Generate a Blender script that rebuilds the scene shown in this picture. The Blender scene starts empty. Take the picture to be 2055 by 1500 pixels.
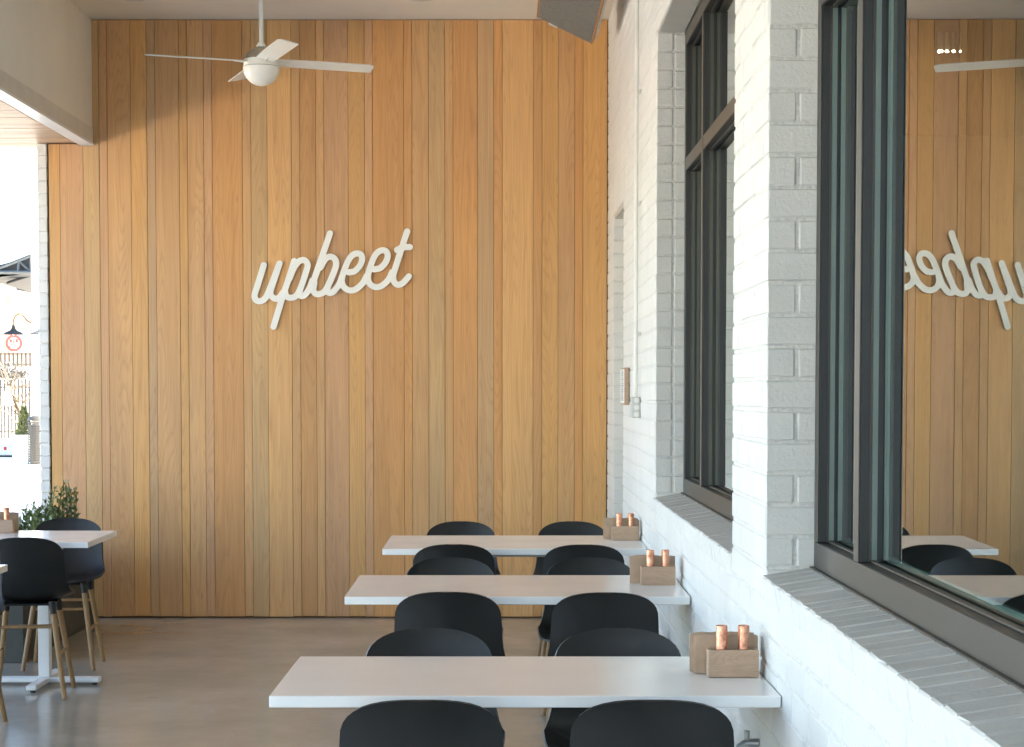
import bpy, bmesh, math, random
import numpy as np
from mathutils import Vector, Matrix
random.seed(7)
R = math.radians
scene = bpy.context.scene
C = scene.collection

# ------------------------------------------------------------------ camera, sky, sun, exposure
FPX, VX, VY, TILT, CAMZ = 3700.0, 1012.0, 785.0, 0.045, 1.857
PPY = VY + FPX * math.tan(TILT)
cam_data = bpy.data.cameras.new('camera')
cam = bpy.data.objects.new('camera', cam_data); C.objects.link(cam)
cam.location = (0, 0, CAMZ); cam.rotation_euler = (math.pi / 2 - TILT, 0, 0)
cam_data.sensor_fit = 'HORIZONTAL'; cam_data.sensor_width = 36.0
cam_data.lens = FPX / 2055 * 36.0
cam_data.shift_x = (1027.5 - VX) / 2055
cam_data.shift_y = (PPY - 750) / 2055
cam_data.clip_start = 0.05; cam_data.clip_end = 2000
scene.camera = cam

SUN_EL, SUN_AZ = 40.0, 95.0          # azimuth clockwise from +Y
world = bpy.data.worlds.new('World'); scene.world = world; world.use_nodes = True
wn = world.node_tree; wn.nodes.clear()
sky = wn.nodes.new('ShaderNodeTexSky'); sky.sky_type = 'NISHITA'; sky.sun_disc = False
sky.sun_elevation = R(SUN_EL); sky.sun_rotation = R(SUN_AZ)
bg = wn.nodes.new('ShaderNodeBackground'); bg.inputs[1].default_value = 0.06
wo = wn.nodes.new('ShaderNodeOutputWorld')
wn.links.new(sky.outputs[0], bg.inputs[0]); wn.links.new(bg.outputs[0], wo.inputs[0])
sd = bpy.data.lights.new('sun', 'SUN'); sd.energy = 5.0; sd.angle = R(0.5); sd.color = (1.0, 0.90, 0.75)
sun = bpy.data.objects.new('sun', sd); C.objects.link(sun)
sdir = Vector((math.sin(R(SUN_AZ)) * math.cos(R(SUN_EL)), math.cos(R(SUN_AZ)) * math.cos(R(SUN_EL)), math.sin(R(SUN_EL))))
sun.rotation_euler = sdir.to_track_quat('Z', 'Y').to_euler()
sun.location = (20, -5, 30)
scene.view_settings.view_transform = 'Standard'; scene.view_settings.look = 'None'
scene.view_settings.gamma = 1.0; scene.view_settings.use_curve_mapping = False
scene.view_settings.exposure = 4.12
cy = scene.cycles
cy.use_denoising = True
cy.max_bounces = 10; cy.diffuse_bounces = 6; cy.glossy_bounces = 5; cy.transmission_bounces = 6; cy.transparent_max_bounces = 12
cy.caustics_reflective = False; cy.caustics_refractive = False
cy.sample_clamp_indirect = 6.0

def P(x, y, X=None, Y=None, Z=None):
    """point on the ray through photo pixel (x, y) that lies on one given plane (measuring aid)"""
    u = (x - VX) / FPX; v = (PPY - y) / FPX
    d = Vector((u, math.cos(TILT) + v * math.sin(TILT), -math.sin(TILT) + v * math.cos(TILT)))
    if X is not None: t = X / d.x
    elif Y is not None: t = Y / d.y
    else: t = (Z - CAMZ) / d.z
    return Vector((0, 0, CAMZ)) + d * t

def project(p):
    q = Vector(p) - Vector((0, 0, CAMZ))
    c, s = math.cos(TILT), math.sin(TILT)
    z = q.y * c - q.z * s; yy = q.y * s + q.z * c
    if z < 0.05: return None
    return (VX + FPX * q.x / z, PPY - FPX * yy / z, z)

# ------------------------------------------------------------------ materials
def mat(name, rough=0.6, metal=0.0, color=(0.5, 0.5, 0.5), spec=0.5):
    m = bpy.data.materials.new(name); m.use_nodes = True
    b = m.node_tree.nodes['Principled BSDF']
    b.inputs['Base Color'].default_value = (*color, 1); b.inputs['Roughness'].default_value = rough
    b.inputs['Metallic'].default_value = metal; b.inputs['Specular IOR Level'].default_value = spec
    return m, m.node_tree, b
def N(t, kind, **kw):
    n = t.nodes.new(kind)
    for k, v in kw.items():
        if k.startswith('i_'):
            key = k[2:]; key = int(key) if key.isdigit() else key
            n.inputs[key].default_value = v
        else: setattr(n, k, v)
    return n
def ramp(t, stops, fac=None):
    r = t.nodes.new('ShaderNodeValToRGB'); e = r.color_ramp.elements
    while len(e) > 1: e.remove(e[-1])
    e[0].position = stops[0][0]; e[0].color = (*stops[0][1], 1)
    for p, c in stops[1:]:
        k = e.new(p); k.color = (*c, 1)
    if fac is not None: t.links.new(fac, r.inputs[0])
    return r
def coords(t, scale=(1, 1, 1), world_space=False, offset=True):
    if world_space:
        g = t.nodes.new('ShaderNodeNewGeometry'); src = g.outputs['Position']
    else:
        tc = t.nodes.new('ShaderNodeTexCoord'); src = tc.outputs['Object']
        if offset:
            oi = t.nodes.new('ShaderNodeObjectInfo')
            mm = N(t, 'ShaderNodeMath', operation='MULTIPLY', i_1=37.0); t.links.new(oi.outputs['Random'], mm.inputs[0])
            ad = N(t, 'ShaderNodeVectorMath', operation='ADD'); t.links.new(src, ad.inputs[0]); t.links.new(mm.outputs[0], ad.inputs[1]); src = ad.outputs[0]
    mp = t.nodes.new('ShaderNodeMapping'); mp.inputs['Scale'].default_value = scale
    t.links.new(src, mp.inputs[0]); return mp.outputs[0]
def noise(t, vec, scale, detail=4, rough=0.55, dist=0.0):
    n = N(t, 'ShaderNodeTexNoise', i_Scale=scale, i_Detail=detail, i_Roughness=rough, i_Distortion=dist)
    t.links.new(vec, n.inputs['Vector']); return n
def bump(t, b, h, strength=0.3, dist=0.01):
    bp = N(t, 'ShaderNodeBump', i_Strength=strength, i_Distance=dist)
    t.links.new(h, bp.inputs['Height']); t.links.new(bp.outputs[0], b.inputs['Normal']); return bp
def mix(t, a, b, fac, mode='MIX'):
    m = N(t, 'ShaderNodeMix', data_type='RGBA', blend_type=mode)
    for sock, v in ((m.inputs[6], a), (m.inputs[7], b), (m.inputs[0], fac)):
        if isinstance(v, (int, float)): sock.default_value = v
        elif isinstance(v, tuple): sock.default_value = (*v, 1)
        else: t.links.new(v, sock)
    return m.outputs[2]

def m_paint_brick():
    m, t, b = mat('painted_brick', 0.5)
    v = coords(t, world_space=True)
    n1 = noise(t, v, 3.0, 3); n2 = noise(t, v, 70, 5, 0.65); n3 = noise(t, v, 320, 2)
    vv = coords(t, (14, 14, 1.2), world_space=True); n4 = noise(t, vv, 2.0, 4)
    c = ramp(t, [(0.3, (0.71, 0.70, 0.665)), (0.7, (0.77, 0.76, 0.725))], n1.outputs[0])
    c2 = mix(t, c.outputs[0], (0.60, 0.585, 0.55), ramp(t, [(0.62, (0, 0, 0)), (0.80, (0.12, 0.12, 0.12))], n4.outputs[0]).outputs[0])
    spots = ramp(t, [(0.76, (0, 0, 0)), (0.82, (0.3, 0.3, 0.3))], noise(t, v, 45, 2).outputs[0])
    c3 = mix(t, c2, (0.42, 0.40, 0.36), spots.outputs[0])
    t.links.new(c3, b.inputs['Base Color'])
    h = N(t, 'ShaderNodeMath', operation='MULTIPLY_ADD', i_1=0.35); t.links.new(n3.outputs[0], h.inputs[0]); t.links.new(n2.outputs[0], h.inputs[2])
    bump(t, b, h.outputs[0], 0.75, 0.006); return m
def m_sill():
    m, t, b = mat('sill_brick', 0.55)
    v = coords(t, world_space=True)
    n1 = noise(t, v, 7, 4, 0.5); n2 = noise(t, v, 90, 5, 0.7)
    c = ramp(t, [(0.3, (0.46, 0.44, 0.405)), (0.6, (0.52, 0.50, 0.465)), (0.8, (0.58, 0.56, 0.52))], n1.outputs[0])
    d = mix(t, c.outputs[0], (0.25, 0.24, 0.22), ramp(t, [(0.68, (0, 0, 0)), (0.76, (0.6, 0.6, 0.6))], noise(t, v, 38, 4).outputs[0]).outputs[0])
    ge = t.nodes.new('ShaderNodeNewGeometry'); sx_ = t.nodes.new('ShaderNodeSeparateXYZ'); t.links.new(ge.outputs['True Normal'], sx_.inputs[0])
    up = ramp(t, [(0.45, (0, 0, 0)), (0.75, (1, 1, 1))], sx_.outputs['Z'])      # upward faces greyed: their weaker light put into the colour, plus some dirt
    d2 = mix(t, (0.74, 0.73, 0.695), d, up.outputs[0])
    t.links.new(d2, b.inputs['Base Color']); bump(t, b, n2.outputs[0], 0.5, 0.006); return m
def m_mortar():
    m, t, b = mat('painted_mortar', 0.6)
    v = coords(t, world_space=True); n = noise(t, v, 60, 5)
    c = ramp(t, [(0.35, (0.60, 0.585, 0.55)), (0.60, (0.74, 0.73, 0.695))], n.outputs[0])
    t.links.new(c.outputs[0], b.inputs['Base Color']); bump(t, b, n.outputs[0], 0.8, 0.008); return m
def m_wood(name='cladding_wood', grain=(26, 26, 0.8), rough=0.42, bright=1.0, tint=True, base=(0.5, 0.3, 0.12)):
    m, t, b = mat(name, rough)
    v = coords(t, grain)
    fine = coords(t, (grain[0] * 5, grain[1] * 5, grain[2] * 2.5))
    n1 = noise(t, v, 1.0, 5, 0.6, 0.9); n2 = noise(t, fine, 1.0, 3, 0.6)
    blot = noise(t, coords(t, (3, 3, 0.7)), 1.0, 3, 0.5, 0.4)
    if tint:
        oi = t.nodes.new('ShaderNodeObjectInfo'); col = oi.outputs['Color']
    else: col = base
    g = ramp(t, [(0.30, (0.90, 0.87, 0.84)), (0.5, (1, 1, 1)), (0.72, (1.05, 1.06, 1.07))], n1.outputs[0])
    c1 = mix(t, col, g.outputs[0], 1.0, 'MULTIPLY')
    g2 = ramp(t, [(0.32, (0.92, 0.90, 0.88)), (0.55, (1, 1, 1))], n2.outputs[0])
    c2 = mix(t, c1, g2.outputs[0], 1.0, 'MULTIPLY')
    g3 = ramp(t, [(0.3, (0.91, 0.90, 0.92)), (0.7, (1.07, 1.04, 0.97))], blot.outputs[0])
    c3 = mix(t, c2, g3.outputs[0], 1.0, 'MULTIPLY')
    # cathedral figure: contour lines of a long stretched noise
    cn_ = noise(t, coords(t, tuple(q * (.22 if q > 5 else .45) for q in grain)), 1.0, 1.5, 0.4, 0.25)
    mm = N(t, 'ShaderNodeMath', operation='MULTIPLY', i_1=34.0); t.links.new(cn_.outputs[0], mm.inputs[0])
    ff = N(t, 'ShaderNodeMath', operation='FRACT'); t.links.new(mm.outputs[0], ff.inputs[0])
    g4 = ramp(t, [(0.0, (0.90, 0.87, 0.83)), (0.22, (1, 1, 1)), (0.75, (1.03, 1.03, 1.02)), (1.0, (0.92, 0.90, 0.87))], ff.outputs[0])
    c3 = mix(t, c3, g4.outputs[0], 1.0, 'MULTIPLY')
    kn = N(t, 'ShaderNodeTexVoronoi', i_Scale=1.0); t.links.new(coords(t, (6, 6, 1.3)), kn.inputs['Vector'])
    k = ramp(t, [(0.0, (0.55, 0.55, 0.55)), (0.06, (0, 0, 0))], kn.outputs['Distance'])
    c4 = mix(t, c3, (0.16, 0.08, 0.035), k.outputs[0])
    t.links.new(c4, b.inputs['Base Color'])
    rr = ramp(t, [(0.3, (rough + .12,) * 3), (0.7, (rough - .05,) * 3)], n1.outputs[0]); t.links.new(rr.outputs[0], b.inputs['Roughness'])
    bump(t, b, n2.outputs[0], 0.12, 0.003); return m
def m_plain(name, color, rough=0.6, metal=0.0, var=0.08, scale=6.0, bstr=0.1, bscale=80, spec=0.5):
    m, t, b = mat(name, rough, metal, color, spec)
    v = coords(t, world_space=True); n = noise(t, v, scale, 4)
    lo = tuple(max(0, c * (1 - var)) for c in color); hi = tuple(min(1, c * (1 + var)) for c in color)
    r = ramp(t, [(0.3, lo), (0.7, hi)], n.outputs[0]); t.links.new(r.outputs[0], b.inputs['Base Color'])
    if bstr > 0: bump(t, b, noise(t, v, bscale, 4).outputs[0], bstr, 0.003)
    return m
def m_floor():
    m, t, b = mat('polished_concrete', 0.25)
    v = coords(t, world_space=True)
    n1 = noise(t, v, 0.9, 6, 0.62); n2 = noise(t, v, 9, 6, 0.7); n3 = noise(t, v, 60, 3)
    c = ramp(t, [(0.3, (0.33, 0.30, 0.25)), (0.5, (0.39, 0.358, 0.30)), (0.7, (0.46, 0.425, 0.365))], n1.outputs[0])
    c2 = mix(t, c.outputs[0], ramp(t, [(0.3, (0.95, 0.95, 0.95)), (0.7, (1.03, 1.03, 1.03))], n2.outputs[0]).outputs[0], 1.0, 'MULTIPLY')
    vs = coords(t, (0.9, 2.6, 1), world_space=True)
    st = ramp(t, [(0.685, (0, 0, 0)), (0.75, (0.45, 0.45, 0.45))], noise(t, vs, 6.5, 4, 0.5).outputs[0])
    c3 = mix(t, c2, (0.12, 0.10, 0.075), st.outputs[0])
    t.links.new(c3, b.inputs['Base Color'])
    b.inputs['Specular IOR Level'].default_value = 0.65; rr = ramp(t, [(0.3, (0.11,) * 3), (0.7, (0.22,) * 3)], n1.outputs[0]); t.links.new(rr.outputs[0], b.inputs['Roughness'])
    bump(t, b, n1.outputs[0], 0.05, 0.02); return m
def m_quartz():
    m, t, b = mat('white_quartz', 0.22)
    v = coords(t, offset=False)
    n = noise(t, v, 5, 6, 0.6, 1.4)
    vein = ramp(t, [(0.49, (0, 0, 0)), (0.5, (0.16, 0.16, 0.16)), (0.51, (0, 0, 0))], n.outputs[0])
    c = (0.84, 0.825, 0.80)
    sp = ramp(t, [(0.72, (0, 0, 0)), (0.78, (0.3, 0.3, 0.3))], noise(t, v, 160, 2).outputs[0])
    c2 = mix(t, c, (0.50, 0.50, 0.51), sp.outputs[0]); t.links.new(c2, b.inputs['Base Color'])
    b.inputs['Specular IOR Level'].default_value = 0.8; rr = ramp(t, [(0.3, (0.16,) * 3), (0.7, (0.20,) * 3)], noise(t, v, 3, 2).outputs[0]); t.links.new(rr.outputs[0], b.inputs['Roughness']); return m
def m_copper():
    m, t, b = mat('copper', 0.3, 1.0)
    v = coords(t); n = noise(t, v, 40, 5, 0.7)
    c = ramp(t, [(0.3, (0.34, 0.13, 0.075)), (0.55, (0.74, 0.37, 0.245)), (0.75, (0.86, 0.52, 0.38))], n.outputs[0])
    t.links.new(c.outputs[0], b.inputs['Base Color'])
    rr = ramp(t, [(0.3, (0.5,) * 3), (0.7, (0.22,) * 3)], n.outputs[0]); t.links.new(rr.outputs[0], b.inputs['Roughness']); return m
def m_glass():
    m = bpy.data.materials.new('window_glass'); m.use_nodes = True; t = m.node_tree; t.nodes.clear()
    o = t.nodes.new('ShaderNodeOutputMaterial'); mx = t.nodes.new('ShaderNodeMixShader')
    tr = N(t, 'ShaderNodeBsdfTransparent', i_Color=(0.80, 0.87, 0.85, 1)); gl = N(t, 'ShaderNodeBsdfGlossy', i_Color=(0.93, 0.97, 0.95, 1), i_Roughness=0.0)
    fr = N(t, 'ShaderNodeFresnel', i_IOR=1.5)
    ma = N(t, 'ShaderNodeMath', operation='MULTIPLY_ADD', i_1=2.2, i_2=0.05, use_clamp=True)
    t.links.new(fr.outputs[0], ma.inputs[0])
    ge = t.nodes.new('ShaderNodeNewGeometry'); inv = N(t, 'ShaderNodeMath', operation='SUBTRACT', i_0=1.0); t.links.new(ge.outputs['Backfacing'], inv.inputs[1])
    m2 = N(t, 'ShaderNodeMath', operation='MULTIPLY'); t.links.new(ma.outputs[0], m2.inputs[0]); t.links.new(inv.outputs[0], m2.inputs[1])
    t.links.new(m2.outputs[0], mx.inputs[0])
    t.links.new(tr.outputs[0], mx.inputs[1]); t.links.new(gl.outputs[0], mx.inputs[2]); t.links.new(mx.outputs[0], o.inputs[0])
    v = coords(t, world_space=True, scale=(0.5, 1, 1)); bp = N(t, 'ShaderNodeBump', i_Strength=0.02, i_Distance=0.01)
    t.links.new(noise(t, v, 1.3, 1).outputs[0], bp.inputs['Height']); t.links.new(bp.outputs[0], gl.inputs['Normal'])
    return m
def m_emit(name, color, strength):
    m = bpy.data.materials.new(name); m.use_nodes = True; t = m.node_tree; t.nodes.clear()
    o = t.nodes.new('ShaderNodeOutputMaterial'); e = N(t, 'ShaderNodeEmission', i_Color=(*color, 1), i_Strength=strength)
    t.links.new(e.outputs[0], o.inputs[0]); return m
def m_leaf(name, dark, light):
    m, t, b = mat(name, 0.45)
    v = coords(t, world_space=True)
    r = ramp(t, [(0.35, dark), (0.65, light)], noise(t, v, 22, 4).outputs[0]); t.links.new(r.outputs[0], b.inputs['Base Color']); return m

M = dict(
    brick=m_paint_brick(), sill=m_sill(), mortar=m_mortar(), wood=m_wood(),
    soffit=m_wood('soffit_wood', (1.2, 24, 24), 0.45),
    ash=m_wood('stool_leg_wood', (40, 40, 3), 0.45, tint=False, base=(0.28, 0.168, 0.072)),
    block=m_wood('holder_wood', (6, 60, 60), 0.5, tint=False, base=(0.44, 0.30, 0.205)),
    floor=m_floor(), quartz=m_quartz(), copper=m_copper(), glass=m_glass(),
    plaster=m_plain('plaster', (0.77, 0.73, 0.645), 0.75, var=0.04, scale=1.5, bstr=0.15, bscale=14),
    trim=m_plain('painted_trim', (0.62, 0.59, 0.53), 0.5, var=0.05),
    frame=m_plain('bronze_shaded', (0.016, 0.0165, 0.017), 0.45, metal=0.0, var=0.10, bstr=0.05),  # darker bronze: shade on the frame sides put into the colour
    cap=m_plain('bronze_lit', (0.052, 0.046, 0.037), 0.42, metal=0.15, var=0.06, bstr=0.04),  # lighter bronze: light on the front faces put into the colour
    gasket=m_plain('black_gasket', (0.02, 0.022, 0.024), 0.6, bstr=0),
    tape=m_plain('glazing_tape', (0.15, 0.20, 0.185), 0.35, bstr=0),
    spacer=m_plain('glazing_spacer', (0.40, 0.52, 0.48), 0.35, metal=0.0, bstr=0),
    black=m_plain('black_plastic', (0.010, 0.0098, 0.0092), 0.46, var=0.25, bstr=0.10, bscale=300, spec=0.38),
    white_metal=m_plain('white_metal', (0.72, 0.72, 0.71), 0.4, var=0.04, bstr=0.03),
    steel=m_plain('grey_steel', (0.36, 0.36, 0.35), 0.35, metal=0.6, bstr=0.03),
    enamel=m_plain('fan_enamel', (0.80, 0.78, 0.71), 0.28, var=0.02, bstr=0.0),
    nickel=m_plain('fan_nickel', (0.45, 0.40, 0.31), 0.35, metal=0.8, bstr=0),
    signw=m_plain('sign_cream', (0.88, 0.86, 0.80), 0.5, var=0.02, bstr=0.02),
    boxgrey=m_plain('junction_box_grey', (0.50, 0.50, 0.475), 0.45, bstr=0.05),
    conduit=m_plain('conduit_paint', (0.72, 0.71, 0.67), 0.45, var=0.05, bstr=0.05),
    napkin=m_plain('kraft_paper', (0.46, 0.32, 0.22), 0.8, var=0.12, scale=20, bstr=0.1),
    paver=m_plain('pavement_concrete', (0.78, 0.725, 0.63), 0.8, var=0.05, scale=2, bstr=0.2),
    asphalt=m_plain('street_surface', (0.09, 0.09, 0.088), 0.85, var=0.1, scale=4),
    stucco=m_plain('white_stucco', (0.74, 0.73, 0.70), 0.8, var=0.04),
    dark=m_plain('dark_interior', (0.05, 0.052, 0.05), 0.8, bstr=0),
    planter=m_plain('grey_planter', (0.060, 0.058, 0.048), 0.7, var=0.15, scale=10),
    canopy=m_plain('canopy_metal', (0.020, 0.023, 0.025), 0.55),
    canopy_light=m_plain('canopy_edge', (0.060, 0.075, 0.085), 0.5),
    iron=m_plain('black_iron', (0.022, 0.022, 0.022), 0.5, bstr=0),
    twig=m_plain('bare_twigs', (0.075, 0.055, 0.035), 0.8),
    leaf=m_leaf('shrub_leaf', (0.06, 0.105, 0.03), (0.20, 0.26, 0.08)),
    leaf_far=m_leaf('evergreen_leaf', (0.05, 0.075, 0.03), (0.14, 0.17, 0.07)),
    leaf_tip=m_leaf('shrub_tip', (0.20, 0.15, 0.03), (0.34, 0.24, 0.05)),
    red=m_plain('sign_red', (0.50, 0.020, 0.018), 0.5, bstr=0),
    white=m_plain('clean_white', (0.80, 0.80, 0.79), 0.5, var=0.02, bstr=0),
    ink=m_plain('ink_grey', (0.10, 0.10, 0.10), 0.6, bstr=0),
    salmon=m_plain('far_brick', (0.30, 0.19, 0.13), 0.8, var=0.25, scale=1.2),
    heater=m_plain('heater_mesh', (0.22, 0.235, 0.23), 0.45, metal=0.3, var=0.15, scale=30),
    orange=m_plain('heater_edge', (0.50, 0.24, 0.09), 0.35, metal=0.5, bstr=0),
    bench=m_plain('pale_concrete', (0.60, 0.62, 0.63), 0.6),
    lamp_on=m_emit('lamp_lit', (1.0, 0.80, 0.52), 6.0),
)

# ------------------------------------------------------------------ mesh helpers
def link(name, me, m=None, parent=None, smooth=False):
    o = bpy.data.objects.new(name, me); C.objects.link(o)
    if m is not None and not me.materials: me.materials.append(m)
    if parent is not None: o.parent = parent
    if smooth:
        me.polygons.foreach_set('use_smooth', [True] * len(me.polygons))
    return o
def obj(name, bm, m, parent=None, smooth=False, sharp=None):
    me = bpy.data.meshes.new(name)
    bmesh.ops.recalc_face_normals(bm, faces=bm.faces)
    bm.to_mesh(me); bm.free()
    o = link(name, me, m, parent, smooth)
    if smooth and sharp is not None:
        try: me.set_sharp_from_angle(angle=R(sharp))
        except Exception: pass
    return o
def tag(o, label, cat, group=None):
    o['label'] = label; o['category'] = cat
    if group: o['group'] = group
    return o
def struct(o): o['kind'] = 'structure'; return o
def thing(name, label, cat, loc=(0, 0, 0), rotz=0, group=None):
    o = bpy.data.objects.new(name, None); C.objects.link(o); o.empty_display_size = 0.1
    o.location = loc; o.rotation_euler = (0, 0, rotz)
    return tag(o, label, cat, group)
def add_box(bm, lo, hi, bev=0.0, seg=1):
    lo, hi = Vector(lo), Vector(hi)
    r = bmesh.ops.create_cube(bm, size=1.0)
    vs = r['verts']; c = (lo + hi) / 2; s = hi - lo
    for v in vs: v.co = Vector((v.co.x * s.x, v.co.y * s.y, v.co.z * s.z)) + c
    if bev > 0:
        es = list({e for v in vs for e in v.link_edges})
        bmesh.ops.bevel(bm, geom=es, offset=bev, segments=seg, affect='EDGES', profile=0.5)
    return bm
def box(name, lo, hi, m, parent=None, bev=0.0, seg=1, local=True):
    """box mesh whose origin sits at its own centre"""
    lo, hi = Vector(lo), Vector(hi); c = (lo + hi) / 2
    bm = bmesh.new(); add_box(bm, lo - c, hi - c, bev, seg)
    o = obj(name, bm, m, parent); o.location = c
    return o
def add_tube(bm, pts, radii, n=12, cap=True):
    pts = [Vector(p) for p in pts]
    if isinstance(radii, (int, float)): radii = [radii] * len(pts)
    rings = []; up = None
    for i, p in enumerate(pts):
        d = (pts[min(i + 1, len(pts) - 1)] - pts[max(i - 1, 0)]).normalized()
        if up is None:
            up = Vector((0, 0, 1)) if abs(d.z) < 0.9 else Vector((1, 0, 0))
        a = d.cross(up).normalized(); b = d.cross(a).normalized(); up = -b if False else up
        rings.append([bm.verts.new(p + (a * math.cos(2 * math.pi * k / n) + b * math.sin(2 * math.pi * k / n)) * radii[i]) for k in range(n)])
    for r0, r1 in zip(rings, rings[1:]):
        for k in range(n): bm.faces.new((r0[k], r0[(k + 1) % n], r1[(k + 1) % n], r1[k]))
    if cap:
        bm.faces.new(rings[0]); bm.faces.new(rings[-1][::-1])
    return bm
def tube(name, pts, radii, m, parent=None, n=12):
    bm = bmesh.new(); add_tube(bm, pts, radii, n)
    return obj(name, bm, m, parent, smooth=True, sharp=50)
def add_lathe(bm, prof, n=24, c=(0, 0, 0)):
    c = Vector(c); rings = []
    for r, z in prof:
        if r < 1e-5: rings.append([bm.verts.new(c + Vector((0, 0, z)))])
        else: rings.append([bm.verts.new(c + Vector((r * math.cos(2 * math.pi * k / n), r * math.sin(2 * math.pi * k / n), z))) for k in range(n)])
    for a, b in zip(rings, rings[1:]):
        for k in range(n):
            q = [a[k % len(a)], a[(k + 1) % len(a)], b[(k + 1) % len(b)], b[k % len(b)]]
            q = list(dict.fromkeys(q))
            if len(q) > 2: bm.faces.new(q)
    return bm
def lathe(name, prof, m, parent=None, n=24, c=(0, 0, 0), sharp=40):
    bm = bmesh.new(); add_lathe(bm, prof, n, c)
    return obj(name, bm, m, parent, smooth=True, sharp=sharp)
def copy_tree(o, parent=None):
    c = o.copy(); C.objects.link(c); c.parent = parent
    for ch in list(o.children): copy_tree(ch, c)
    return c

# ------------------------------------------------------------------ main dimensions
XW = 0.839                      # face of the brick wall
YB = 15.03                      # face of the wood wall
HB = P(500, 1242, Y=YB)
ZC = P(640, 39, Y=YB).z         # ceiling
ZS = P(187, 293, Y=YB).z        # underside of the bulkhead
XBH = P(185, 200, Y=YB).x       # bulkhead face
XL = P(102.5, 785, Y=YB).x      # left end of the cladding
COURSE = 0.1016
Z0 = P(1537, 757, X=XW).z       # one bed joint
ZSILL, ZHEAD = 1.270, ZS
W3 = (2.44, 5.913); W2 = (6.78, 10.245); DR = (13.04, 14.24)
ZTR = 3.10                      # window transom
ZDOOR = P(1231, 437, X=XW).z

# ------------------------------------------------------------------ setting: ground, floor, ceiling, roof
def plane(name, x0, x1, y0, y1, z, m, sub=1):
    bm = bmesh.new()
    vs = [bm.verts.new(p) for p in ((x0, y0, z), (x1, y0, z), (x1, y1, z), (x0, y1, z))]
    bm.faces.new(vs); return obj(name, bm, m)
g = struct(plane('ground', -900, 900, -900, 1100, -0.034, M['paver']))
fl = struct(box('patio_floor', (-4.9, -7.2, -0.3), (XW + 0.3, YB + 0.2, 0.0), M['floor'], bev=0.004))
street = struct(plane('street', -80, 60, 54, 64, -0.030, M['asphalt']))
bounce_mask = struct(plane('bounce_mask', -300, -16.5, -300, 54, -0.030, M['asphalt']))  # unseen dark strip added to narrow the patch of ground that bounces sunlight
ceil = struct(box('ceiling', (XBH + 0.0, -5, ZC), (XW + 0.02, YB + 0.25, ZC + 0.08), M['plaster']))
roof = box('roof_slab', (-5.3, -5.2, ZC + 0.09), (9.2, 31, ZC + 0.35), M['stucco'])
struct(roof); roof.name = 'roof'

# bulkhead along the open side
bk = thing('bulkhead', 'cream plaster bulkhead running along the open left side under the ceiling', 'beam', (XBH - 0.07, 5, ZS))
def child(o, par):
    o.parent = par; o.location = o.location - par.location; return o
child(box('face', (XBH - 0.14, -5, ZS + 0.145), (XBH, YB - 0.003, ZC - 0.002), M['plaster']), bk)
child(box('fascia', (XBH - 0.14, -5, ZS + 0.022), (XBH + 0.004, YB - 0.004, ZS + 0.142), M['trim']), bk)
child(box('drip_edge', (XBH - 0.10, -5, ZS), (XBH + 0.012, YB - 0.005, ZS + 0.019), M['white_metal']), bk)
# eave soffit of boards
so = thing('eave_soffit', 'pale wood board soffit under the eave left of the bulkhead', 'soffit', (-4.4, 10, ZS + 0.03))
y = 5.0; k = 0
random.seed(3)
while y < YB + 0.25:
    w = random.choice((0.085, 0.13, 0.13, 0.17))
    b_ = box('board', (-5.15, y, ZS + 0.020 + random.uniform(0, .003)), (XBH - 0.145, y + w - 0.007, ZS + 0.045), M['soffit'], bev=0.003)
    f = random.uniform(0.85, 1.15); b_.color = (0.52 * f, 0.37 * f, 0.25 * f, 1)
    child(b_, so); y += w
child(box('deck', (-5.15, -5, ZS + 0.048), (XBH - 0.145, YB + 0.25, ZS + 0.07), M['gasket']), so)
ev = box('eave_fascia', (-5.25, -5, ZS), (-5.155, YB + 0.3, ZC + 0.08), M['trim']); ev.parent = None
tag(ev, 'cream fascia board closing the outer edge of the eave soffit', 'fascia')

# ------------------------------------------------------------------ wood clad wall at the back
cw = thing('cladding_wall', 'honey coloured wall of vertical cedar boards behind the tables', 'wall', ((XL + XW) / 2, YB, 0))
seams = [102.5, 124.8, 171.6, 203.8, 220.4, 267.2, 299.3, 316.2, 363.6, 379.9, 412.5, 429.4, 489.4, 506.5, 538.9, 587, 603.9, 636,
         652.3, 700.6, 733.3, 749.4, 811.7, 828, 861, 893.5, 910, 958.7, 991, 1008, 1070, 1087.3, 1119.8, 1152.5, 1169, 1217.5]
tan_, pink, greyy, gold, grey_, orange, brown, lgold = ((.50, .31, .15), (.49, .30, .175), (.46, .335, .18), (.53, .315, .115),
    (.40, .29, .18), (.52, .27, .095), (.44, .245, .10), (.60, .375, .165))
tones = [gold, pink, greyy, pink, tan_, gold, grey_, tan_, gold, tan_, pink, orange, tan_, greyy, lgold, tan_, brown, tan_,
         pink, gold, pink, orange, orange, tan_, greyy, tan_, orange, grey_, orange, lgold, brown, gold, tan_, orange, gold]
random.seed(11)
for i in range(len(tones)):
    x0 = P(seams[i], 800, Y=YB).x; x1 = P(seams[i + 1], 800, Y=YB).x
    top = ZC if x1 > XBH + 0.03 else ZS + 0.018
    if x0 < XBH < x1: top = ZC
    gz = random.uniform(-.0015, .0015)
    pl = box('board', (x0 + 0.0011, YB + gz, 0.012 + random.uniform(-.002, .004)), (x1 - 0.0011, YB + 0.022, top - 0.004), M['wood'], bev=0.0022)
    f = random.uniform(0.96, 1.04); c = tuple((.60 * q + .40 * w) * g for q, w, g in zip(tones[i], (.50, .30, .135), (1.20, 1.12, 1.02))); pl.color = (c[0] * f, c[1] * f, c[2] * f, 1)
    child(pl, cw)
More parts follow.
